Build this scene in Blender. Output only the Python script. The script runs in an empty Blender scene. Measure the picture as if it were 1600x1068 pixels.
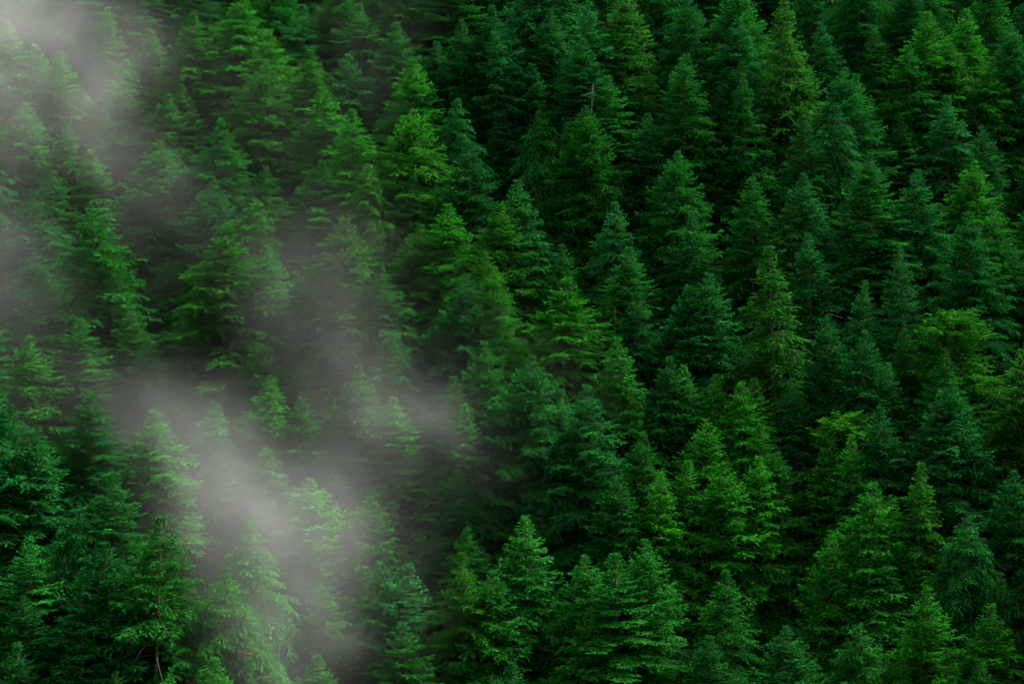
import bpy, math, random
import numpy as np
from mathutils import Vector, Matrix

# ------------------------------------------------------------------ scene, camera, sky, sun
scene = bpy.context.scene
COL = scene.collection
R = math.radians

HALF = 0.2126                      # tangent of half the horizontal field of view
cam_d = bpy.data.cameras.new('camera')
cam_d.sensor_width = 36.0
cam_d.lens = 18.0 / HALF
cam_d.clip_start = 0.5
cam_d.clip_end = 3000.0
cam = bpy.data.objects.new('camera', cam_d)
cam.location = (0, 0, 0)
cam.rotation_euler = (R(90), 0, 0)
COL.objects.link(cam)
scene.camera = cam

SUN_EL, SUN_AZ = R(50), R(46)     # azimuth from +Y clockwise
world = bpy.data.worlds.new('World')
scene.world = world
world.use_nodes = True
wn = world.node_tree
wn.nodes.clear()
w_out = wn.nodes.new('ShaderNodeOutputWorld')
w_bg = wn.nodes.new('ShaderNodeBackground')
w_sky = wn.nodes.new('ShaderNodeTexSky')
w_sky.sky_type = 'NISHITA'
w_sky.sun_disc = False
w_sky.sun_elevation = SUN_EL
w_sky.sun_rotation = SUN_AZ
w_sky.air_density = 1.0
w_sky.dust_density = 3.0
w_hs = wn.nodes.new('ShaderNodeHueSaturation')
w_hs.inputs['Saturation'].default_value = 0.32     # an overcast sky is nearly grey
wn.links.new(w_sky.outputs[0], w_hs.inputs['Color'])
wn.links.new(w_hs.outputs[0], w_bg.inputs['Color'])
w_bg.inputs['Strength'].default_value = 0.063
wn.links.new(w_bg.outputs[0], w_out.inputs['Surface'])

sun_d = bpy.data.lights.new('sun', 'SUN')
sun_d.energy = 2.2
sun_d.angle = R(12)
sun_d.color = (1.0, 0.96, 0.9)
sun = bpy.data.objects.new('sun', sun_d)
sd = Vector((math.sin(SUN_AZ) * math.cos(SUN_EL), math.cos(SUN_AZ) * math.cos(SUN_EL), math.sin(SUN_EL)))
sun.rotation_euler = sd.to_track_quat('Z', 'Y').to_euler()
COL.objects.link(sun)

scene.view_settings.view_transform = 'Standard'
scene.view_settings.look = 'None'
scene.view_settings.exposure = 3.9
scene.view_settings.gamma = 1.0
scene.render.engine = 'CYCLES'
cy = scene.cycles
cy.max_bounces = 3
cy.diffuse_bounces = 1
cy.glossy_bounces = 1
cy.transmission_bounces = 1
cy.volume_bounces = 1
cy.transparent_max_bounces = 8
cy.use_denoising = True
cy.use_adaptive_sampling = True
cy.adaptive_threshold = 0.008
cy.denoising_input_passes = 'RGB'
cy.denoising_prefilter = 'ACCURATE'
cy.volume_step_rate = 3.0
cy.volume_max_steps = 128
cy.caustics_reflective = False
cy.caustics_refractive = False

# ------------------------------------------------------------------ the hillside
SLOPE, YC, HC = math.tan(R(40)), 233.0, 33.0


def ground(x, y):
    s = (y - YC) * SLOPE - HC
    s = s + 3.2 * np.sin(x * 0.052 + 0.8) * np.cos(y * 0.045) + 1.6 * np.sin(x * 0.13 + y * 0.09)
    s = s + 6.0 * np.exp(-((x + 38) / 24) ** 2 - ((y - 192) / 26) ** 2)      # a low shoulder
    s = s + np.where(y > 330, (y - 330) * -0.25, 0.0)
    o = -6.0 - y * 0.9 + 2.0 * np.sin(x * 0.03 + 2.0)
    k = 6.0
    m = np.maximum(s, o)
    return m + k * np.log(np.exp((s - m) / k) + np.exp((o - m) / k))


def px_dir(u, v):
    return (u - 800.0) / 800.0 * HALF, (534.0 - v) / 800.0 * HALF


def stand(u, v, h):
    """where a tree of height h stands on the hillside when its tip is seen at pixel (u, v) of the 1600 px photograph"""
    dx, dz = px_dir(u, v)
    lo, hi = 140.0, 420.0
    for _ in range(46):
        m = 0.5 * (lo + hi)
        if float(ground(dx * m, m)) + h > dz * m:
            hi = m
        else:
            lo = m
    y = 0.5 * (lo + hi)
    return Vector((dx * y, y, float(ground(dx * y, y))))


def mat(name):
    m = bpy.data.materials.new(name)
    m.use_nodes = True
    m.node_tree.nodes.clear()
    return m, m.node_tree


def N(nt, kind, **inp):
    n = nt.nodes.new(kind)
    for k, v in inp.items():
        n.inputs[k.replace('_', ' ')].default_value = v
    return n


def ground_material():
    m, nt = mat('forest_floor')
    out = N(nt, 'ShaderNodeOutputMaterial')
    b = N(nt, 'ShaderNodeBsdfPrincipled', Roughness=1.0, Specular_IOR_Level=0.0)
    geo = N(nt, 'ShaderNodeNewGeometry')
    n1 = N(nt, 'ShaderNodeTexNoise', Scale=0.35, Detail=6.0, Roughness=0.65)
    cr = N(nt, 'ShaderNodeValToRGB')
    cr.color_ramp.elements[0].color = (0.012, 0.016, 0.009, 1)
    cr.color_ramp.elements[1].color = (0.03, 0.045, 0.018, 1)
    cr.color_ramp.elements[0].position = 0.35
    cr.color_ramp.elements[1].position = 0.7
    bp = N(nt, 'ShaderNodeBump', Strength=0.7, Distance=0.5)
    nt.links.new(geo.outputs['Position'], n1.inputs['Vector'])
    nt.links.new(n1.outputs['Fac'], cr.inputs['Fac'])
    nt.links.new(n1.outputs['Fac'], bp.inputs['Height'])
    nt.links.new(cr.outputs['Color'], b.inputs['Base Color'])
    nt.links.new(bp.outputs['Normal'], b.inputs['Normal'])
    nt.links.new(b.outputs[0], out.inputs['Surface'])
    return m


def mesh_from(name, co, faces, mats, mat_idx=None, attr=None, smooth=None):
    """co (n,3); faces: list of arrays (k,3) or (k,4)"""
    me = bpy.data.meshes.new(name)
    co = np.ascontiguousarray(co, dtype=np.float32)
    me.vertices.add(len(co))
    me.vertices.foreach_set('co', co.ravel())
    loops = np.concatenate([f.ravel() for f in faces]).astype(np.int32)
    counts = np.concatenate([np.full(len(f), f.shape[1]) for f in faces])
    starts = np.concatenate([[0], np.cumsum(counts)[:-1]]).astype(np.int32)
    me.loops.add(len(loops))
    me.loops.foreach_set('vertex_index', loops)
    me.polygons.add(len(counts))
    me.polygons.foreach_set('loop_start', starts)
    for m in mats:
        me.materials.append(m)
    if mat_idx is not None:
        me.polygons.foreach_set('material_index', np.asarray(mat_idx, dtype=np.int32))
    me.polygons.foreach_set('use_smooth', np.full(len(counts), bool(smooth)))
    if attr:
        for k, v in attr.items():
            a = me.attributes.new(k, 'FLOAT', 'POINT')
            a.data.foreach_set('value', np.asarray(v, dtype=np.float32))
    me.update(calc_edges=True)
    me.validate()
    return me


xs = np.concatenate([np.linspace(-600, -130, 30), np.linspace(-125, 125, 101), np.linspace(130, 600, 30)])
ys = np.concatenate([np.linspace(-250, 120, 60), np.linspace(123, 380, 100), np.linspace(385, 900, 50)])
gx, gy = np.meshgrid(xs, ys)
gz = ground(gx, gy)
nx, ny = len(xs), len(ys)
ii = np.arange(nx * ny).reshape(ny, nx)
gf = np.stack([ii[:-1, :-1], ii[:-1, 1:], ii[1:, 1:], ii[1:, :-1]], -1).reshape(-1, 4)
g_me = mesh_from('hillside', np.stack([gx, gy, gz], -1).reshape(-1, 3), [gf], [ground_material()], smooth=True)
g_ob = bpy.data.objects.new('hillside', g_me)
g_ob['kind'] = 'structure'
COL.objects.link(g_ob)

# ------------------------------------------------------------------ materials of the trees


def needle_material():
    m, nt = mat('needles')
    L = nt.links.new
    out = N(nt, 'ShaderNodeOutputMaterial')
    info = N(nt, 'ShaderNodeObjectInfo')
    tone = N(nt, 'ShaderNodeAttribute'); tone.attribute_name = 'tone'
    # random tone of each spray, between the older dark needles and the fresh ones
    mul = N(nt, 'ShaderNodeMapRange'); mul.inputs['To Min'].default_value = 0.55; mul.inputs['To Max'].default_value = 1.5
    L(tone.outputs['Fac'], mul.inputs['Value'])
    sc = N(nt, 'ShaderNodeVectorMath'); sc.operation = 'SCALE'
    L(info.outputs['Color'], sc.inputs[0]); L(mul.outputs[0], sc.inputs['Scale'])
    # yellower fresh growth on some sprays
    fresh = N(nt, 'ShaderNodeMapRange'); fresh.inputs['From Min'].default_value = 0.72; fresh.inputs['To Max'].default_value = 0.55
    L(tone.outputs['Fac'], fresh.inputs['Value'])
    warm = N(nt, 'ShaderNodeVectorMath'); warm.operation = 'MULTIPLY'
    warm.inputs[1].default_value = (1.7, 1.12, 0.8)
    L(sc.outputs[0], warm.inputs[0])
    mx = N(nt, 'ShaderNodeMix'); mx.data_type = 'RGBA'
    L(fresh.outputs[0], mx.inputs['Factor']); L(sc.outputs[0], mx.inputs['A']); L(warm.outputs[0], mx.inputs['B'])
    d = N(nt, 'ShaderNodeBsdfDiffuse')
    t = N(nt, 'ShaderNodeBsdfTranslucent')
    ms = N(nt, 'ShaderNodeMixShader', Fac=0.22)
    L(mx.outputs['Result'], d.inputs['Color']); L(mx.outputs['Result'], t.inputs['Color'])
    L(d.outputs[0], ms.inputs[1]); L(t.outputs[0], ms.inputs[2])
    L(ms.outputs[0], out.inputs['Surface'])
    return m


def bark_material(name, a, b_):
    m, nt = mat(name)
    L = nt.links.new
    out = N(nt, 'ShaderNodeOutputMaterial')
    b = N(nt, 'ShaderNodeBsdfPrincipled', Roughness=1.0, Specular_IOR_Level=0.0)
    tc = N(nt, 'ShaderNodeTexCoord')
    mp = N(nt, 'ShaderNodeMapping'); mp.inputs['Scale'].default_value = (5, 5, 0.8)
    n = N(nt, 'ShaderNodeTexNoise', Scale=1.2, Detail=5.0, Roughness=0.7)
    cr = N(nt, 'ShaderNodeValToRGB')
    cr.color_ramp.elements[0].color = (*a, 1); cr.color_ramp.elements[1].color = (*b_, 1)
    cr.color_ramp.elements[0].position = 0.35; cr.color_ramp.elements[1].position = 0.65
    bp = N(nt, 'ShaderNodeBump', Strength=0.6, Distance=0.08)
    L(tc.outputs['Object'], mp.inputs[0]); L(mp.outputs[0], n.inputs['Vector'])
    L(n.outputs['Fac'], cr.inputs[0]); L(cr.outputs[0], b.inputs['Base Color'])
    L(n.outputs['Fac'], bp.inputs['Height']); L(bp.outputs[0], b.inputs['Normal'])
    L(b.outputs[0], out.inputs['Surface'])
    return m


def dead_material():
    m, nt = mat('dead_needles')
    out = N(nt, 'ShaderNodeOutputMaterial')
    d = N(nt, 'ShaderNodeBsdfDiffuse')
    d.inputs['Color'].default_value = (0.06, 0.042, 0.016, 1)
    nt.links.new(d.outputs[0], out.inputs['Surface'])
    return m


M_NEEDLE = needle_material()
M_BARK = bark_material('bark', (0.023, 0.02, 0.014), (0.064, 0.055, 0.043))
M_LIMB = bark_material('limb_bark', (0.018, 0.019, 0.011), (0.04, 0.037, 0.023))
M_MOSS = bark_material('mossy_bark', (0.07, 0.075, 0.035), (0.19, 0.17, 0.125))
M_DEAD = dead_material()

# ------------------------------------------------------------------ tree builder


def norm(a):
    return a / np.maximum(np.linalg.norm(a, axis=-1, keepdims=True), 1e-9)


def cards(base, direc, length, width, rng):
    """kite-shaped needle sprays: arrays of base point, direction, length, width -> verts (n,4,3)"""
    n = len(base)
    rnd = norm(rng.normal(size=(n, 3)))
    side = norm(np.cross(direc, rnd))
    mid = base + direc * (length * 0.45)[:, None]
    tip = base + direc * length[:, None]
    tip[:, 2] -= length * 0.08
    return np.stack([base, mid + side * (width * 0.5)[:, None], tip, mid - side * (width * 0.5)[:, None]], 1)


def tubes(p, r, sides=3):
    """p (b,k,3) polylines, r (b,k) radii -> verts, quads"""
    b, k, _ = p.shape
    t = np.zeros_like(p)
    t[:, 1:-1] = p[:, 2:] - p[:, :-2]; t[:, 0] = p[:, 1] - p[:, 0]; t[:, -1] = p[:, -1] - p[:, -2]
    t = norm(t)
    up = np.where(np.abs(t[..., 2:3]) > 0.9, np.array([1.0, 0, 0]), np.array([0, 0, 1.0]))
    s = norm(np.cross(t, up)); q = np.cross(s, t)
    a = np.arange(sides) / sides * 2 * np.pi
    v = p[:, :, None] + r[:, :, None, None] * (np.cos(a)[None, None, :, None] * s[:, :, None] + np.sin(a)[None, None, :, None] * q[:, :, None])
    idx = np.arange(b * k * sides).reshape(b, k, sides)
    i2 = np.roll(idx, -1, axis=2)
    f = np.stack([idx[:, :-1], i2[:, :-1], i2[:, 1:], idx[:, 1:]], -1).reshape(-1, 4)
    return v.reshape(-1, 3), f


def build_tree(seed, H=34.0, hb=7.0, Rmax=5.8, slope=0.72, top_angle=34, mid_angle=5, low_angle=-14,
               droop=0.18, lift=0.12, whorl=0.8, per=7, extra=3, twig=0.36, twig_droop=0.25, flat=0.42,
               gaps=0.08, irregular=0.17, sprig=0.26, cone_top=False, inner=0.06, bare=None, dens=1.0, flat_top=False, lean=0.0):
    rng = np.random.default_rng(seed)
    # ---- trunk line, slightly wavering
    def axis(z):
        s = z / H
        return np.stack([lean * s ** 2 + 0.18 * np.sin(s * 5 + seed), 0.18 * np.cos(s * 4.2 + seed * 1.7) - 0.18, z], -1)
    zs = np.linspace(-1.5, H, 22)
    tr = 0.27 * (1 - np.clip(zs, 0, H) / H) ** 0.85 + 0.018
    tr[:2] *= 1.25
    tv, tf = tubes(axis(zs)[None], tr[None], 8)
    # ---- branches
    Lc = H - hb
    B = []
    d = 0.18
    sect = rng.uniform(0.72, 1.2, size=(14, 9))           # uneven outline: sectors x heights
    while d < Lc:
        s = d / Lc
        step = whorl * (0.45 + 0.85 * min(1.0, d / 9.0)) * rng.uniform(0.75, 1.25)
        n = per + rng.integers(-1, 2) + (extra if d > 2 else 0)
        a0 = rng.uniform(0, 2 * np.pi)
        for k in range(int(n)):
            az = a0 + k * 2 * np.pi / n + rng.normal(0, 0.28)
            dd = d + rng.uniform(-0.5, 0.5) * step
            if dd < 0.12 or (d > 3 and rng.random() < gaps):
                continue
            prof = Rmax * (1 - math.exp(-(dd * slope / Rmax) ** 1.38 * 1.1))
            if flat_top:
                prof = max(prof, min(Rmax, 1.5 + dd * 0.9)) * (0.75 + 0.25 * math.sin(dd * 1.1))
            prof *= 1 - 0.25 * max(0.0, s - 0.75) / 0.25
            q = sect[int((az % (2 * np.pi)) / (2 * np.pi) * 14) % 14, min(8, int(s * 9))]
            irr = irregular * min(1.0, 0.35 + dd / 9.0)
            L = prof * (1 + irr * (q - 1) * 2.2) * rng.uniform(1 - irr, 1 + irr * 0.7) + 0.1
            if s < 0.35:
                ang = top_angle + (mid_angle - top_angle) * (s / 0.35) ** 0.7
            else:
                ang = mid_angle + (low_angle - mid_angle) * (s - 0.35) / 0.65
            B.append((H - dd, az, L, math.radians(ang + rng.normal(0, 5))))
        d += step
    B = np.array(B)
    nb = len(B)
    z0, az, L, an = B.T
    K = 9
    t = np.linspace(0, 1, K)
    root = axis(z0)
    rad = np.stack([np.cos(az), np.sin(az), 0 * az], -1)
    tan = np.stack([-np.sin(az), np.cos(az), 0 * az], -1)
    sway = rng.normal(0, 0.07, nb)
    dr = droop * rng.uniform(0.6, 1.4, nb) * np.clip(L / 2.5, 0.2, 1.4)
    lf = lift * rng.uniform(0.5, 1.5, nb)

    def bpoint(i, tt):
        h = L[i] * tt
        z = h * np.tan(an[i]) - dr[i] * L[i] * tt ** 2 * 1.5 + lf[i] * L[i] * tt ** 4
        return root[i] + rad[i] * (h * np.sqrt(1 - 0.0))[:, None] + tan[i] * (sway[i] * L[i] * tt ** 2)[:, None] + np.stack([0 * z, 0 * z, z], -1)

    def bdir(i, tt):
        e = 0.03
        return norm(bpoint(i, tt + e) - bpoint(i, tt - e))

    ib = np.repeat(np.arange(nb), K); tb = np.tile(t, nb)
    bp = bpoint(ib, tb).reshape(nb, K, 3)
    br = (0.012 + 0.011 * L)[:, None] * (1 - 0.85 * t)[None]
    bv, bf = tubes(bp, br, 3)
    # ---- side twigs on every branch
    tone_b = rng.uniform(0.15, 0.75, nb)
    spacing = 0.12 / dens
    ntw = np.maximum(3, (L * (1 - inner) / spacing)).astype(int)
    it = np.repeat(np.arange(nb), ntw)
    kk = np.concatenate([np.arange(n) for n in ntw])
    tt = inner * np.clip(L[it] / 2.0, 0, 1) + (1 - inner * np.clip(L[it] / 2.0, 0, 1)) * (kk + rng.uniform(0.1, 0.9, len(kk))) / ntw[it]
    sgn = np.where(kk % 2 == 0, 1.0, -1.0)
    P = bpoint(it, tt); Dv = bdir(it, tt)
    upv = np.array([0, 0, 1.0])
    S = norm(np.cross(Dv, upv)) * sgn[:, None]
    U = np.cross(S * sgn[:, None], Dv)
    fw = rng.uniform(0.45, 0.95, len(it))
    roll = rng.normal(0, flat, len(it))
    tdir = norm(Dv * fw[:, None] + S * np.cos(roll)[:, None] + U * (np.sin(roll) + 0.06)[:, None])
    tl = np.minimum(1.0, L[it] * twig * (1.05 - tt) ** 0.7) * rng.uniform(0.6, 1.25, len(it)) + np.minimum(0.16, 0.05 + 0.07 * L[it])
    # leader twig at each tip
    P = np.concatenate([P, bpoint(np.arange(nb), np.full(nb, 0.93))])
    tdir = np.concatenate([tdir, norm(bdir(np.arange(nb), np.full(nb, 0.97)) + np.array([0, 0, 0.12]))])
    tl = np.concatenate([tl, 0.12 + 0.1 * L])
    it = np.concatenate([it, np.arange(nb)])
    tone_t = np.clip(tone_b[it] + rng.normal(0, 0.16, len(it)), 0, 1)
    # ---- needle sprays along every twig
    nc = np.maximum(2, tl / 0.066 * dens).astype(int)
    ic = np.repeat(np.arange(len(it)), nc)
    kc = np.concatenate([np.arange(n) for n in nc])
    s = (kc + rng.uniform(0, 1, len(kc))) / nc[ic]
    base = P[ic] + tdir[ic] * (tl[ic] * s)[:, None]
    base[:, 2] -= twig_droop * tl[ic] * s ** 1.6
    cd = tdir[ic].copy()
    cd[:, 2] -= twig_droop * s * 1.2
    side = norm(np.cross(cd, upv)) * np.where(kc % 2 == 0, 1.0, -1.0)[:, None]
    cd = norm(cd + side * rng.uniform(0.15, 0.75, len(kc))[:, None] + rng.normal(0, 0.22, (len(kc), 3)))
    ln = sprig * rng.uniform(0.65, 1.3, len(kc))
    wd = ln * rng.uniform(0.26, 0.42, len(kc))
    cv = cards(base, cd, ln, wd, rng)
    tone_c = np.clip(tone_t[ic] + rng.normal(0, 0.12, len(ic)), 0, 1)
    if cone_top:
        tone_c = np.where((base[:, 2] > H - 5) & (rng.random(len(ic)) < 0.35), 1.0, tone_c)
    if bare is not None:                                   # a stretch of trunk stripped of live sprays on the camera side
        lo, hi, w = bare
        ax = axis(base[:, 2])
        off = base - ax
        kill = (base[:, 2] > lo) & (base[:, 2] < hi) & (np.abs(off[:, 0]) < w) & (off[:, 1] < 0.6)
        keep = ~kill
        cv, tone_c = cv[keep], tone_c[keep]
    ncard = len(cv)
    co = np.concatenate([cv.reshape(-1, 3), bv])
    f1 = np.arange(ncard * 4).reshape(-1, 4)
    f2 = bf + ncard * 4
    midx = np.concatenate([np.zeros(ncard, int), np.ones(len(f2), int)])
    tone = np.concatenate([np.repeat(tone_c, 4), np.zeros(len(bv))])
    crown = mesh_from('crown', co, [f1, f2], [M_NEEDLE, M_LIMB], midx, {'tone': tone})
    trunk = mesh_from('trunk', tv, [tf], [M_MOSS if bare else M_BARK], smooth=True)
    return dict(trunk=trunk, crown=crown, H=H, n=ncard)


KINDS = {
    # broad full fir with lifted tips
    'F': [dict(seed=11), dict(seed=12, Rmax=6.2, irregular=0.26), dict(seed=13, Rmax=5.2, slope=0.62, gaps=0.18), dict(seed=14, Rmax=6.0, slope=0.8, mid_angle=10, lift=0.2),
          dict(seed=15, cone_top=True, Rmax=5.6, slope=0.66), dict(seed=16, Rmax=5.6, slope=0.7, top_angle=24, mid_angle=0, low_angle=-20, irregular=0.3, gaps=0.16)],
    # narrow conical fir
    'N': [dict(seed=21, Rmax=4.2, slope=0.5, per=6, extra=3), dict(seed=22, Rmax=3.8, slope=0.52, top_angle=35), dict(seed=23, Rmax=4.4, slope=0.56, irregular=0.28)],
    # layered fir with level plates of foliage
    'L': [dict(seed=31, Rmax=5.6, slope=0.72, whorl=0.8, per=8, extra=2, top_angle=28, mid_angle=0, low_angle=-4, droop=0.06, lift=0.05, flat=0.14, twig_droop=0.1, gaps=0.1),
          dict(seed=32, Rmax=6.4, slope=0.78, whorl=0.9, per=8, extra=2, top_angle=25, mid_angle=2, low_angle=-6, droop=0.1, lift=0.08, flat=0.16, twig_droop=0.12, irregular=0.3),
          dict(seed=33, Rmax=5.0, slope=0.72, whorl=0.75, per=8, extra=2, top_angle=30, mid_angle=-2, low_angle=-8, droop=0.08, lift=0.1, flat=0.15, twig_droop=0.15, gaps=0.15)],
    # hemlock with weeping sprays
    'D': [dict(seed=41, Rmax=6.0, slope=0.8, top_angle=30, mid_angle=0, low_angle=-18, droop=0.3, lift=0.02, twig_droop=0.75, flat=0.3, irregular=0.28),
          dict(seed=42, Rmax=5.4, slope=0.7, top_angle=25, mid_angle=-4, low_angle=-20, droop=0.28, lift=0.0, twig_droop=0.8, irregular=0.32, gaps=0.2),
          dict(seed=43, Rmax=6.4, slope=0.86, top_angle=30, mid_angle=4, low_angle=-14, droop=0.26, lift=0.05, twig_droop=0.65, irregular=0.3)],
    # slender spire with separate drooping boughs
    'S': [dict(seed=51, Rmax=4.6, slope=0.46, whorl=0.8, per=6, extra=2, top_angle=20, mid_angle=-8, low_angle=-18, droop=0.32, lift=0.1, twig_droop=0.5, gaps=0.2, irregular=0.36),
          dict(seed=52, Rmax=4.0, slope=0.46, whorl=0.7, per=6, extra=2, top_angle=25, mid_angle=-5, low_angle=-15, droop=0.25, lift=0.1, twig_droop=0.4, gaps=0.18, irregular=0.32)],
    # flat-topped fir with wide upper boughs
    'T': [dict(seed=61, Rmax=5.2, slope=1.0, top_angle=18, mid_angle=4, low_angle=-10, droop=0.1, lift=0.18, flat_top=True, irregular=0.34, whorl=0.85, extra=1)],
    # old fir, trunk laid bare part of the way down
    'O': [dict(seed=71, Rmax=5.6, slope=0.7, bare=(19.0, 24.5, 1.1), gaps=0.22, irregular=0.34, twig_droop=0.4)],
}
PROTO = {}
tot = 0
for k, lst in KINDS.items():
    PROTO[k] = []
    for p in lst:
        d = build_tree(**p)
        tot += d['n']
        PROTO[k].append(d)
print('needle sprays', tot)

COLOURS = {   # needle colours; bright and dark ones also carry light and shade by region
    'g': (0.0065, 0.0630, 0.0070), 'd': (0.0047, 0.0495, 0.0080), 't': (0.0063, 0.0585, 0.0105),
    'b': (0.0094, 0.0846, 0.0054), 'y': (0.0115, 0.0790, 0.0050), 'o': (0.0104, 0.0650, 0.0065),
}
NAMES = {'F': 'fir_tree', 'N': 'fir_tree', 'L': 'fir_tree', 'D': 'hemlock_tree', 'S': 'spruce_tree', 'T': 'fir_tree', 'O': 'fir_tree'}

# tip pixel (u, v), kind, colour, size
TREES = """
295 20 F g 1;376 -10 F b 1;358 75 N b .8;430 50 F y .95;412 98 F o 1;187 130 F g .9;172 170 F t .9;246 145 F g .9;278 130 N g .9;194 92 F g .9
37 160 F g 1;347 185 F g 1;248 218 F g 1;54 297 F d 1;81 267 F d .9;150 320 F g 1.12;500 132 F g .95;68 68 F g .95;100 80 F g .95;20 30 F g .95
550 85 F t .95;635 92 F b 1;682 64 N t .9;648 172 F y 1;560 170 F g 1.05;773 10 F d 1;787 45 F t 1;719 152 D t 1;729 220 F d 1;776 184 N d .8
847 170 D g .95;915 60 L t 1;985 -15 F o 1;915 165 F g 1;888 190 N g .9;810 280 F t 1;781 317 F y 1;705 317 F b 1;1056 90 F d .9;925 0 F t 1
735 30 F d 1;1218 -8 N o 1.1;1247 70 F o .95;1072 83 N g 1.05;1170 115 N g 1;1150 97 F d .9;1258 170 N d 1;1317 105 F g 1;1352 115 F g .9;1448 18 F b 1
1505 14 F b .95;1485 70 F o .95;1536 88 F b .95;1430 70 F g 1;1306 160 D t 1;1128 177 S o .8;1177 272 F g 1;1228 295 S o .9;1268 270 F t .95;1287 325 F t .9
1357 237 L g 1.05;1437 265 F d 1;1510 252 F b .95;1550 325 F g 1;1073 335 F d .95;1590 35 F d 1;342 350 F o 1.15;463 350 F g .8;412 382 F t 1;472 420 F t 1
462 460 F g 1;60 395 F t .9;67 425 F g .95;412 585 F g 1;317 535 F g .8;470 620 F g 1;-5 612 F d 1.15;40 523 F g 1;142 615 F g 1;256 640 F g 1
530 335 F o 1.15;722 428 F t 1;780 415 F b 1.05;763 388 F y .95;884 381 F g .95;881 432 F b 1.1;942 465 F b .95;1006 455 F d 1;1056 445 F d 1;760 532 F g 1
827 556 F t 1.05;699 567 D g .8;716 587 N t 1;729 632 F g 1;915 600 F t 1.05;868 607 F g 1;976 526 F g 1;979 573 F g 1;1053 556 F d 1;1003 675 F g 1
601 411 F d 1;1205 384 S o 1.15;1114 425 F t 1;1270 364 N g 1;1293 489 F d 1;1350 516 F d .95;1416 513 N d .9;1391 567 F t .95;1502 489 T y 1;1478 543 F g 1
1325 587 L t .85;1239 590 N t .9;1116 583 N b .95;1165 595 F b 1;1185 590 F o .95;1106 654 F b 1;1187 661 F b 1;1317 648 T y .9;1330 678 N b 1;1290 688 N b .95
1377 634 F d 1;1475 610 F t 1;1499 597 F d 1;1597 545 F o 1;1520 330 F d 1.1;1067 570 F g 1;1070 450 F d 1;250 806 O g 1.1;273 944 F g .9;340 890 D g 1
24 1005 F g 1;726 862 F y 1.05;645 880 N t 1;601 870 F t 1;760 890 F g .95;962 738 F g 1;1033 738 F b 1;918 867 F g 1;962 863 L g 1.1;1016 843 F g 1.05
824 806 F g 1;739 823 F g .95;1067 718 F b 1;631 971 F g 1;1185 711 F b 1;1128 718 F b 1;1212 705 F g .95;1355 752 F b 1.05;1387 772 F b 1;1293 826 F b 1
1354 840 F g 1;1290 30 F d 1;1345 -50 F d 1;1262 -40 F d 1;1438 721 S y 1.05;1512 802 D d 1;1560 894 N g .9;1549 944 F b 1;1448 914 F b 1.05;1222 978 F d 1;1131 890 F g 1;1532 1028 F g .95;1296 700 F b .95
"""

random.seed(5)
rng = np.random.default_rng(77)


WIDE = {(150, 320): 1.25, (342, 350): 1.3, (250, 806): 1.25, (530, 335): 1.2, (881, 432): 1.15, (1205, 384): 1.1}
CLEAR = [(881, 432), (1205, 384), (726, 862), (1355, 752), (915, 600)]
DENSE = 0.86                       # the trees stand closer on the misty shoulder


def place(u, v, kind, col, size, fill=False):
    protos = PROTO[kind]
    p = random.choice(protos)
    h = p['H'] * size * random.uniform(0.97, 1.03)
    loc = stand(u, v, h)
    s = h / p['H']
    root = bpy.data.objects.new(NAMES[kind], None)
    root.empty_display_size = 0.5
    root.location = loc
    root.rotation_euler = (R(random.gauss(0, 0.7)), R(random.gauss(0, 0.7)), random.uniform(0, 2 * math.pi) if kind != 'O' else 0.0)
    w = random.uniform(0.98, 1.2) * WIDE.get((u, v), 1.12 if u < 720 else 1.0)
    root.scale = (s * w, s * w, s)
    c = COLOURS[col]
    j = [random.uniform(0.93, 1.07) for _ in range(3)]
    k = random.uniform(0.78, 1.22)
    COL.objects.link(root)
    for nm in ('trunk', 'crown'):
        o = bpy.data.objects.new(nm, p[nm])
        o.parent = root
        if nm == 'crown':
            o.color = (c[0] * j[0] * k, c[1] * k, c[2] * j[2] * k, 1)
        COL.objects.link(o)
    return root


spots, made = [], []
for row in TREES.replace('\n', ';').split(';'):
    f = row.split()
    if len(f) != 5:
        continue
    u, v, size = float(f[0]), float(f[1]), float(f[4])
    cl = f[3]
    if u < 230 and v > 590 and (u, v) not in WIDE:
        cl = 'd'
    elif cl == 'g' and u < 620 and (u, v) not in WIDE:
        cl = random.choice('gb')  # left trees lightened: open-sky light put into the needle colour
    elif cl == 'g' and u > 1150 and v < 560:
        cl = random.choice('gd')  # upper right trees darkened: shade put into the needle colour
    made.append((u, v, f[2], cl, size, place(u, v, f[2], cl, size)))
    spots.append((u, v))


def region_colour(u, v):  # needle mix by region, with its light and shade put into the colour
    if u < 230 and v > 590:
        return random.choice('dddg')
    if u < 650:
        return random.choice('gbbgto')  # brighter mix on the left stands in for open-sky light
    if v > 560 and 900 < u < 1450:
        return random.choice('gggbbd')
    if u > 1100:
        return random.choice('ddgtt')  # darker mix on the right stands in for shade
    return random.choice('gdtdg')


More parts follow.
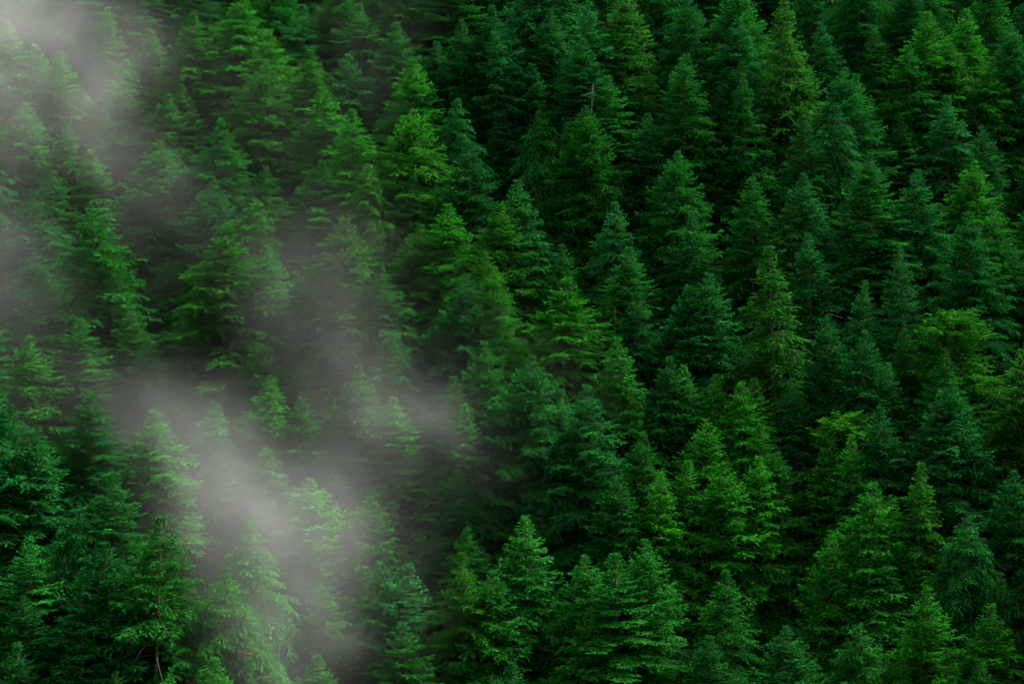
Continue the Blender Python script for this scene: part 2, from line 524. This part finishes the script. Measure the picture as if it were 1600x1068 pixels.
# the trees between and behind those, and a fringe just outside the picture
n_fill = 0
cand = [(random.uniform(-70, 1670), random.uniform(-330, 1150)) for _ in range(7000)]
for u, v in cand:
    k = (0.72 + 0.36 * max(0, v) / 1068) * (DENSE if u < 720 else 1.0)
    inside = 0 < u < 1600 and 0 < v < 1068
    if 1350 < u < 1500 and 400 < v < 500:
        continue
    if any(abs(u - a) < 85 and -20 < v - b < 150 for a, b in CLEAR):
        continue
    ok = True
    for a, b in spots:
        if ((u - a) / (97 * k)) ** 2 + ((v - b) / (76 * k)) ** 2 < 1.0:
            ok = False
            break
    if not ok or v < -230 or v > 1074 or not -62 < u < 1662:
        continue
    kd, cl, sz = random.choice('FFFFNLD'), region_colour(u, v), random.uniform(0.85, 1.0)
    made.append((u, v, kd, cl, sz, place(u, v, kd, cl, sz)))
    spots.append((u, v))
    n_fill += 1
print('trees', len(spots), 'fill', n_fill)


# ------------------------------------------------------------------ dead boughs and bare dead stems
def dead_bough(root, z, az, length, seed):
    """a rust-brown dead bough on a living tree (a part of that tree)"""
    r = np.random.default_rng(seed)
    t = np.linspace(0, 1, 7)
    p = np.stack([np.cos(az) * length * t, np.sin(az) * length * t, z - 0.12 * length * t ** 2 + 0.05 * np.sin(t * 7)], -1)
    v, f = tubes(p[None], (0.05 * (1 - 0.8 * t))[None], 4)
    n = 170
    s_ = r.uniform(0.45, 1, n)
    base = np.stack([np.interp(s_, t, p[:, k]) for k in range(3)], -1)
    d = norm(np.array([math.cos(az), math.sin(az), -0.25]) + r.normal(0, 0.6, (n, 3)))
    base = base + d * r.uniform(0, 0.5, n)[:, None]
    ln = r.uniform(0.2, 0.42, n)
    c = cards(base, d, ln, ln * 0.3, r)
    co = np.concatenate([c.reshape(-1, 3), v])
    me = mesh_from('dead_branch', co, [np.arange(n * 4).reshape(-1, 4), f + n * 4], [M_DEAD, M_MOSS], np.concatenate([np.zeros(n, int), np.ones(len(f), int)]))
    o = bpy.data.objects.new('dead_branch', me)
    o.parent = root
    o['label'] = 'dead rust-brown branch'
    COL.objects.link(o)


def near(u, v):
    return min(made, key=lambda m: (m[0] - u) ** 2 + (m[1] - v) ** 2)[5]


for u, v, below, side, ln in ((250, 806, 8.5, -0.25, 5.6), (250, 806, 11.0, -0.75, 5.0)):
    rt = near(u, v)
    dead_bough(rt, 33.0 - below, side - rt.rotation_euler.z, ln, int(u + v * 3 + below * 7))


def dead_stem(seed, H=30.0):
    r = np.random.default_rng(seed)
    z = np.linspace(-1, H, 16)
    ax = np.stack([0.25 * np.sin(z * 0.2 + seed), 0.2 * np.cos(z * 0.23), z], -1)
    v, f = tubes(ax[None], (0.05 + 0.24 * (1 - np.clip(z, 0, H) / H) ** 0.8)[None], 7)
    nb = 34
    bz = r.uniform(H * 0.45, H - 0.3, nb); az = r.uniform(0, 6.28, nb); L = r.uniform(0.3, 1.9, nb)
    t = np.linspace(0, 1, 5)
    p = np.stack([np.cos(az)[:, None] * L[:, None] * t, np.sin(az)[:, None] * L[:, None] * t, bz[:, None] + (r.uniform(-0.5, 0.3, nb) * L)[:, None] * t ** 1.5], -1)
    p[..., 0] += np.interp(bz, z, ax[:, 0])[:, None]; p[..., 1] += np.interp(bz, z, ax[:, 1])[:, None]
    v2, f2 = tubes(p, np.full((nb, 1), 0.045) * (1 - 0.75 * t)[None], 4)
    return mesh_from('dead_tree', np.concatenate([v, v2]), [f, f2 + len(v)], [M_SNAG], smooth=True)


M_SNAG = bark_material('weathered_wood', (0.055, 0.05, 0.038), (0.16, 0.145, 0.115))
snags = []
for k, (u, v, h) in enumerate(((966, 480, 30.0), (916, 132, 31.0), (1291, 478, 26.0))):
    o = bpy.data.objects.new('dead_tree', dead_stem(300 + k, h))
    o.location = stand(u, v, h)
    o.rotation_euler = (R(random.gauss(0, 1.5)), R(random.gauss(0, 1.5)), k * 1.3)
    COL.objects.link(o)
    snags.append((u, v, o))

# ------------------------------------------------------------------ labels
LANDMARKS = {   # (u, v): how others point to it, its own label
    (150, 320): ('the big open fir', 'big green fir with open spreading boughs in a clearing of the mist'),
    (342, 350): ('the broad olive fir', 'broad olive fir with a pointed top standing clear of the mist around it'),
    (250, 806): ('the bare-trunked old fir', 'old fir with its mossy trunk laid bare and rusty dead boughs below'),
    (412, 98): ('the cone-laden olive fir', 'olive fir with a pale cone-laden top above the upper mist'),
    (172, 170): ('the ghostly pale fir', 'ghostly pale fir whose whole top is bathed in the upper mist'),
    (635, 92): ('the jagged bright fir', 'bright green fir with jagged boughs against a dark hollow'),
    (648, 172): ('the gold-tipped fir', 'yellow-green fir with golden tips just downhill of the jagged bright fir'),
    (781, 317): ('the small yellow-green fir', 'pointed yellow-green fir standing out in the middle of the forest'),
    (810, 280): ('the blue-green triangular fir', 'blue-green fir with a neat triangular top beside the small yellow-green fir'),
    (719, 152): ('the blue-green weeping hemlock', 'blue-green hemlock with arching weeping boughs uphill of the mist edge'),
    (847, 170): ('the ragged hemlock', 'ragged hemlock with a few separate drooping top boughs'),
    (985, -15): ('the yellowish fir at the top edge', 'yellowish olive fir whose tip is cut off by the top edge'),
    (1218, -8): ('the olive spire at the top edge', 'narrow olive spire reaching the top edge of the forest'),
    (1247, 70): ('the olive fir under that spire', 'olive fir just downhill of the narrow olive spire'),
    (1072, 83): ('the narrow upright fir', 'narrow upright green fir with a sharp tip against dark trees'),
    (1306, 160): ('the shaggy hemlock', 'shaggy blue-green hemlock in the upper part of the dark wood'),
    (1485, 70): ('the olive-tipped upper fir', 'olive-tipped fir among bright firs near the upper corner'),
    (1205, 384): ('the tall ragged olive spruce', 'tall ragged olive spruce with separate drooping boughs in dark forest'),
    (1502, 489): ('the spreading flat-topped fir', 'flat-topped fir with wide yellow boughs beside the black hollow'),
    (1317, 648): ('the yellow flat-topped fir', 'small flat-topped fir with a bright yellow crown'),
    (1438, 721): ('the slender drooping spruce', 'slender yellow-green spruce with arched drooping boughs against dark trees'),
    (726, 862): ('the yellow-topped lower fir', 'yellow-topped fir standing clear near the bottom, its lower boughs deep green'),
    (1165, 595): ('the lime-green fir', 'lime-green fir at the head of the bright stand'),
    (1116, 583): ('the pointed lime fir', 'pointed bright lime fir at the upper edge of the bright stand'),
    (1185, 590): ('the brown-tipped fir', 'brown-tipped olive fir close behind the lime-green fir'),
    (530, 335): ('the huge pale fir', 'huge pale fir spreading along the edge of the mist'),
    (915, 600): ('the pale-tipped fir', 'pale-tipped blue-green fir with a wisp of mist beside it'),
    (699, 567): ('the leaning hemlock', 'small hemlock with a drooping bent tip among larger firs'),
    (1355, 752): ('the bright twin firs', 'bright green fir, the slightly taller one of two growing together'),
    (1512, 802): ('the dark drooping hemlock', 'dark hemlock with long drooping boughs near the right edge'),
    (-5, 612): ('the fir cut by the left edge', 'large dark fir half cut off by the left edge'),
    (962, 863): ('the plated fir', 'fir with broad level plates of foliage near the bottom'),
    (1357, 237): ('the tiered fir', 'green fir with clear tiers above the black hollow'),
    (1128, 177): ('the thin olive spruce', 'thin olive spruce with ragged boughs in the upper forest'),
    (1228, 295): ('the small olive spruce', 'small spindly olive spruce between two fuller firs'),
    (1325, 587): ('the squat blue-green fir', 'squat blue-green layered fir in front of dark trees'),
    (1597, 545): ('the fir cut by the right edge', 'olive fir half cut off by the right edge'),
    (881, 432): ('the broad bright fir', 'broad bright green fir in the middle of the forest'),
    (780, 415): ('the tall emerald fir', 'tall emerald fir downhill of the small yellow-green fir'),
    (722, 428): ('the misty blue-green fir', 'blue-green fir with thin mist over its top'),
    (340, 890): ('the hemlock in thick mist', 'hemlock with hanging boughs almost lost in the thickest mist'),
    (1416, 513): ('the small pointed dark fir', 'small pointed dark fir at the foot of the black hollow'),
    (1549, 944): ('the bushy lower fir', 'bushy bright green fir near the lower corner'),
    (1239, 590): ('the slim blue-green fir', 'slim blue-green fir rising from shade beside the bright stand'),
    (560, 170): ('the bright misted fir', 'large bright fir with mist trailing along one side'),
    (827, 556): ('the tall blue-green fir', 'tall blue-green fir with a wide skirt in the centre'),
    (430, 50): ('the yellowish upper fir', 'yellowish fir close behind the cone-laden olive fir'),
    (1073, 335): ('the dark middle fir', 'very dark fir half hidden under the narrow firs'),
    (1475, 610): ('the blue-green firs by the edge', 'blue-green fir with layered shoulders near the right edge'),
    (631, 971): ('the fir by the mist foot', 'green fir at the foot of the mist near the bottom edge'),
}
TONE = {'g': 'mid green', 'd': 'dark green', 't': 'blue-green', 'b': 'bright green', 'y': 'yellow-green', 'o': 'olive'}
FORM = {'F': 'full', 'N': 'narrow', 'L': 'layered', 'D': 'weeping', 'S': 'spindly', 'T': 'flat-topped', 'O': 'ragged'}
SPEC = {'F': 'fir', 'N': 'fir', 'L': 'fir', 'D': 'hemlock', 'S': 'spruce', 'T': 'fir', 'O': 'fir'}


def misty(u, v):
    return (u < 480 and v < 420 and u + v * 0.3 < 480) or (430 < u < 640 and 380 < v < 700) or (180 < u < 640 and 620 < v < 1060) or (u < 90 and 360 < v < 600)


used = set()


def describe(u, v, kind, col, size, root):
    if (u, v) in LANDMARKS:
        return LANDMARKS[(u, v)][1]
    what = TONE[col] + ' ' + FORM[kind] + ' ' + SPEC[kind]
    if misty(u, v):
        what = 'mist-veiled ' + what
    elif size < 0.93:
        what = 'smaller ' + what
    pts = sorted(((math.hypot(a - u, (b - v)), (a, b), ph[0]) for (a, b), ph in LANDMARKS.items()))
    opts = []
    if v < 0:
        opts += ['cut off by the top edge uphill of ' + p[2] for p in pts[:4]]
        opts += ['cut off by the top edge left of ' + p[2] for p in pts[:4] if p[1][0] > u]
        opts += ['cut off by the top edge right of ' + p[2] for p in pts[:4] if p[1][0] <= u]
    elif u < 0:
        opts += ['half cut off by the left edge beside ' + pts[0][2]]
    elif u > 1600:
        opts += ['half cut off by the right edge beside ' + pts[0][2]]
    for d, (a, b), ph in pts[:4]:
        if d < 240:
            if abs(u - a) < 0.55 * abs(v - b):
                opts.append(('directly uphill of ' if v < b else 'directly downhill of ') + ph)
            elif abs(v - b) < 0.45 * abs(u - a):
                opts.append(('just left of ' if u < a else 'just right of ') + ph)
            else:
                opts.append(('uphill' if v < b else 'downhill') + (' and left of ' if u < a else ' and right of ') + ph)
    pr = []
    for i in range(min(7, len(pts))):
        for j in range(i + 1, min(7, len(pts))):
            A, B = pts[i], pts[j]
            dd = math.hypot(A[1][0] - B[1][0], A[1][1] - B[1][1])
            pr.append(((A[0] + B[0]) - dd, A[2], B[2]))
    pr.sort()
    opts += ['between ' + p[1] + ' and ' + p[2] for p in pr[:3] if p[0] < 60]
    for d, (a, b), ph in pts[:8]:
        opts.append(('well uphill' if v < b else 'well downhill') + (' and left of ' if u < a else ' and right of ') + ph)
    for q in opts:
        if len((what + ' ' + q).split()) <= 16 and (what + ' ' + q) not in used:
            return what + ' ' + q
    for extra in ('sharp-tipped ', 'ragged ', 'dense '):
        for q in opts:
            if len((extra + what + ' ' + q).split()) <= 16 and (extra + what + ' ' + q) not in used:
                return extra + what + ' ' + q
    return what + ' deep among other trees'


GROUPS = {'fir': 'firs on the hillside', 'hemlock': 'hemlocks on the hillside', 'spruce': 'spruces on the hillside'}
for m in made:
    lab = describe(*m)
    used.add(lab)
    m[5]['label'] = lab
    m[5]['category'] = SPEC[m[2]]
    m[5]['group'] = GROUPS[SPEC[m[2]]]
for (u, v, o), lab in zip(snags, ('pale bare dead stem between the broad bright fir and the olive spruce', 'pale dead stem with broken stubs near the top edge',
                                  'thin forked dead top in the dark wood by the olive spruce')):
    o['label'] = lab
    o['category'] = 'dead tree'
    o['group'] = 'dead stems among the firs'

# ------------------------------------------------------------------ the forest goes on beyond both sides
def forest_beyond():
    r = np.random.default_rng(4242)
    lights = [build_tree(seed=91, sprig=0.52, dens=0.55), build_tree(seed=92, sprig=0.52, dens=0.55, Rmax=5.2, slope=0.6)]
    src = []
    for d in lights:
        me = d['crown']
        co = np.zeros(len(me.vertices) * 3, np.float32); me.vertices.foreach_get('co', co)
        tone = np.zeros(len(me.vertices), np.float32); me.attributes['tone'].data.foreach_get('value', tone)
        n = d['n']
        src.append((co.reshape(-1, 3)[:n * 4], tone[:n * 4]))
        bpy.data.meshes.remove(d['trunk'])
    cos, tones, pts = [], [], []
    for _ in range(3000):
        side = r.random() < 0.5
        u = r.uniform(-430, -75) if side else r.uniform(1675, 2030)
        v = r.uniform(-200, 1250)
        if any(((u - a) / 88) ** 2 + ((v - b) / 72) ** 2 < 1 for a, b in pts) or len(pts) > 120:
            continue
        pts.append((u, v))
        c, t = src[len(pts) % 2]
        a = r.uniform(0, 6.28); sc = r.uniform(0.9, 1.1)
        rot = np.array([[math.cos(a), -math.sin(a), 0], [math.sin(a), math.cos(a), 0], [0, 0, 1]])
        cos.append((c @ rot.T) * sc + np.array(stand(u, v, 34 * sc)))
        tones.append(t)
    co = np.concatenate(cos)
    me = mesh_from('forest', co, [np.arange(len(co)).reshape(-1, 4)], [M_NEEDLE], None, {'tone': np.concatenate(tones)})
    for d in lights:
        bpy.data.meshes.remove(d['crown'])
    o = bpy.data.objects.new('forest', me)
    c = COLOURS['g']
    o.color = (*c, 1)
    o['kind'] = 'stuff'
    o['label'] = 'dense conifer forest going on beyond the sides of the view'
    COL.objects.link(o)
    print('forest beyond', len(pts), len(co) // 4)


forest_beyond()

# ------------------------------------------------------------------ undergrowth on the forest floor
def undergrowth():
    r = np.random.default_rng(909)
    n = 5200
    x = r.uniform(-110, 110, n); y = r.uniform(172, 345, n)
    z = ground(x, y)
    hgt = r.uniform(0.5, 2.2, n)
    k = 46
    c = np.repeat(np.stack([x, y, z], -1), k, 0)
    hh = np.repeat(hgt, k)
    az = r.uniform(0, 2 * np.pi, n * k); up = r.uniform(0, 1, n * k)
    rad = hh * 0.75 * np.sqrt(r.uniform(0, 1, n * k)) * (1.1 - up)
    base = c + np.stack([np.cos(az) * rad, np.sin(az) * rad, up * hh * 1.1 - 0.1], -1)
    d = norm(np.stack([np.cos(az), np.sin(az), r.uniform(-0.4, 0.7, n * k)], -1) + r.normal(0, 0.3, (n * k, 3)))
    ln = r.uniform(0.3, 0.6, n * k)
    v = cards(base, d, ln, ln * 0.4, r)
    tone = np.repeat(np.clip(np.repeat(r.uniform(0.1, 0.7, n), k) + r.normal(0, 0.15, n * k), 0, 1), 4)
    me = mesh_from('undergrowth', v.reshape(-1, 3), [np.arange(n * k * 4).reshape(-1, 4)], [M_NEEDLE], None, {'tone': tone})
    o = bpy.data.objects.new('undergrowth', me)
    o.color = (0.012, 0.055, 0.011, 1)
    o['kind'] = 'stuff'
    o['label'] = 'dark shrubs and ferns covering the forest floor'
    COL.objects.link(o)


undergrowth()

# ------------------------------------------------------------------ drifting mist over the canopy
TILT = R(40)
CT, ST = math.cos(TILT), math.sin(TILT)
O_Y, O_Z = 238.0, (238.0 - YC) * SLOPE

MIST = """
-10 40 130 110 9.5 6;80 80 120 90 3.2 5;30 170 90 100 2.0 4;170 70 110 60 .5 3;120 130 90 60 .5 2;175 185 46 60 4.5 5;180 270 80 60 .6 2;40 250 70 60 .4 2;190 180 240 200 .75 2;330 260 200 160 .2 2;480 380 180 140 .15 2;490 560 160 150 .4 2;420 180 200 150 .15 2
265 290 90 80 .9 3;320 370 110 60 .3 2;420 410 90 60 1.4 3;480 490 80 70 2.2 3;545 430 55 110 .45 3;530 570 80 60 .55 3;600 640 90 26 2.0 4;545 625 80 45 .6 4;700 680 90 40 .5 4
0 420 70 80 2.4 4;30 510 80 70 1.0 3;0 560 80 60 .5 2;140 645 150 45 1.0 3;230 675 120 45 1.2 4;60 700 120 70 .35 2;240 690 250 100 .5 2;60 560 160 160 .35 2;250 540 120 100 .15 0
290 700 90 50 2.6 6;350 760 95 60 4.6 7;440 795 70 55 5.2 6;380 850 85 70 1.4 5;470 760 90 50 .5 5;560 770 90 50 .4 4;425 920 70 80 4.4 5;425 1020 75 80 3.2 5;590 850 90 80 .3 3;590 980 80 100 .35 2;560 690 120 50 .5 3;420 860 200 190 .6 2;690 790 200 200 .07 1
250 800 140 90 .3 1;570 110 60 100 .5 2;610 10 70 80 .6 2;500 200 110 130 .2 2;900 590 120 60 .28 2;820 640 160 120 .15 1;640 560 120 120 .2 2;740 460 100 100 .2 1;700 800 150 110 .15 1;150 950 140 90 .25 1;880 450 260 240 .04 0;330 960 120 100 .3 2
"""


def mist_group(material):
    g = bpy.data.node_groups.new('mist_field', 'GeometryNodeTree')
    g.interface.new_socket('Geometry', in_out='OUTPUT', socket_type='NodeSocketGeometry')
    L = g.links.new
    out = g.nodes.new('NodeGroupOutput')
    vol = g.nodes.new('GeometryNodeVolumeCube')
    lo, hi = (-95, -85, -14), (50, 90, 24)
    vol.inputs['Min'].default_value = lo
    vol.inputs['Max'].default_value = hi
    for k, a in enumerate('XYZ'):
        vol.inputs['Resolution ' + a].default_value = int((hi[k] - lo[k]) / 0.8)
    pos = g.nodes.new('GeometryNodeInputPosition')

    def noise(scale, detail, rough, src):
        n = g.nodes.new('ShaderNodeTexNoise')
        n.inputs['Scale'].default_value = scale
        n.inputs['Detail'].default_value = detail
        n.inputs['Roughness'].default_value = rough
        L(src, n.inputs['Vector'])
        return n

    def vmath(op, a, b):
        n = g.nodes.new('ShaderNodeVectorMath')
        n.operation = op
        for k, x in enumerate((a, b)):
            if isinstance(x, tuple):
                n.inputs[k].default_value = x
            else:
                L(x, n.inputs[k])
        return n.outputs['Value'] if op == 'DOT_PRODUCT' else n.outputs['Vector']

    def fmath(op, a, b=0.0):
        n = g.nodes.new('ShaderNodeMath')
        n.operation = op
        for k, x in enumerate((a, b)):
            if isinstance(x, float):
                n.inputs[k].default_value = x
            else:
                L(x, n.inputs[k])
        return n.outputs[0]

    w1 = noise(0.045, 4.0, 0.6, pos.outputs[0])
    warp = vmath('MULTIPLY', vmath('SUBTRACT', w1.outputs['Color'], (0.5, 0.5, 0.5)), (20.0, 26.0, 8.0))
    P = vmath('ADD', pos.outputs[0], warp)
    total = None
    for row in MIST.replace('\n', ';').split(';'):
        f = [float(a) for a in row.split()]
        if len(f) != 6:
            continue
        u, v, ru, rv, tau, zo = f
        dx, dz = px_dir(u, v)
        # along the ray: local z = -ST*(y-O_Y) + CT*(dz*y-O_Z) = zo
        y = (zo - ST * O_Y + CT * O_Z) / (CT * dz - ST)
        c = (dx * y, CT * (y - O_Y) + ST * (dz * y - O_Z), zo)
        m = y * HALF / 800
        sz = 4.5
        r = (ru * m, rv * m / ST, sz)
        path = 1.0 / math.sqrt((CT / r[1]) ** 2 + (ST / sz) ** 2)
        peak = (2.75 if zo > 2 else 1.35) * tau / (1.772 * path)
        q = vmath('MULTIPLY', vmath('SUBTRACT', P, c), (1 / r[0], 1 / r[1], 1 / r[2]))
        e = fmath('EXPONENT', fmath('MULTIPLY', vmath('DOT_PRODUCT', q, q), -1.0))
        e = fmath('MULTIPLY', e, peak)
        total = e if total is None else fmath('ADD', total, e)
    # torn wisps: fine noise drawn out along the drift
    rot = g.nodes.new('ShaderNodeVectorRotate')
    rot.rotation_type = 'Z_AXIS'
    rot.inputs['Angle'].default_value = R(52)
    L(pos.outputs[0], rot.inputs['Vector'])
    w3 = noise(0.09, 2.0, 0.5, pos.outputs[0])
    swirl = vmath('MULTIPLY', vmath('SUBTRACT', w3.outputs['Color'], (0.5, 0.5, 0.5)), (9.0, 9.0, 4.0))
    w2 = noise(0.17, 6.0, 0.62, vmath('MULTIPLY', vmath('ADD', rot.outputs[0], swirl), (0.42, 1.0, 1.0)))
    mod = g.nodes.new('ShaderNodeMapRange')
    mod.inputs['From Min'].default_value = 0.36
    mod.inputs['From Max'].default_value = 0.68
    mod.inputs['To Min'].default_value = 0.25
    mod.inputs['To Max'].default_value = 2.2
    L(w2.outputs['Fac'], mod.inputs['Value'])
    dens = fmath('MULTIPLY', total, mod.outputs[0])
    dens = fmath('MAXIMUM', fmath('SUBTRACT', dens, 0.008), 0.0)
    L(dens, vol.inputs['Density'])
    sm = g.nodes.new('GeometryNodeSetMaterial')
    sm.inputs['Material'].default_value = material
    L(vol.outputs[0], sm.inputs[0])
    L(sm.outputs[0], out.inputs[0])
    return g


m_mist, nt = mat('mist')
o = N(nt, 'ShaderNodeOutputMaterial')
pv = N(nt, 'ShaderNodeVolumePrincipled')
pv.inputs['Color'].default_value = (0.255, 0.262, 0.25, 1)
pv.inputs['Density'].default_value = 0.01      # the field is stored a hundredfold
pv.inputs['Anisotropy'].default_value = 0.25
nt.links.new(pv.outputs[0], o.inputs['Volume'])
m_d = bpy.data.volumes.new('mist')
m_d.render.step_size = 3.2
m_d.materials.append(m_mist)
mist = bpy.data.objects.new('mist', m_d)
mist.location = (0, O_Y, O_Z)
mist.rotation_euler = (TILT, 0, 0)
mist['kind'] = 'stuff'
mist['label'] = 'pale grey mist drifting in wisps between the firs'
COL.objects.link(mist)
mist.modifiers.new('mist_field', 'NODES').node_group = mist_group(m_mist)
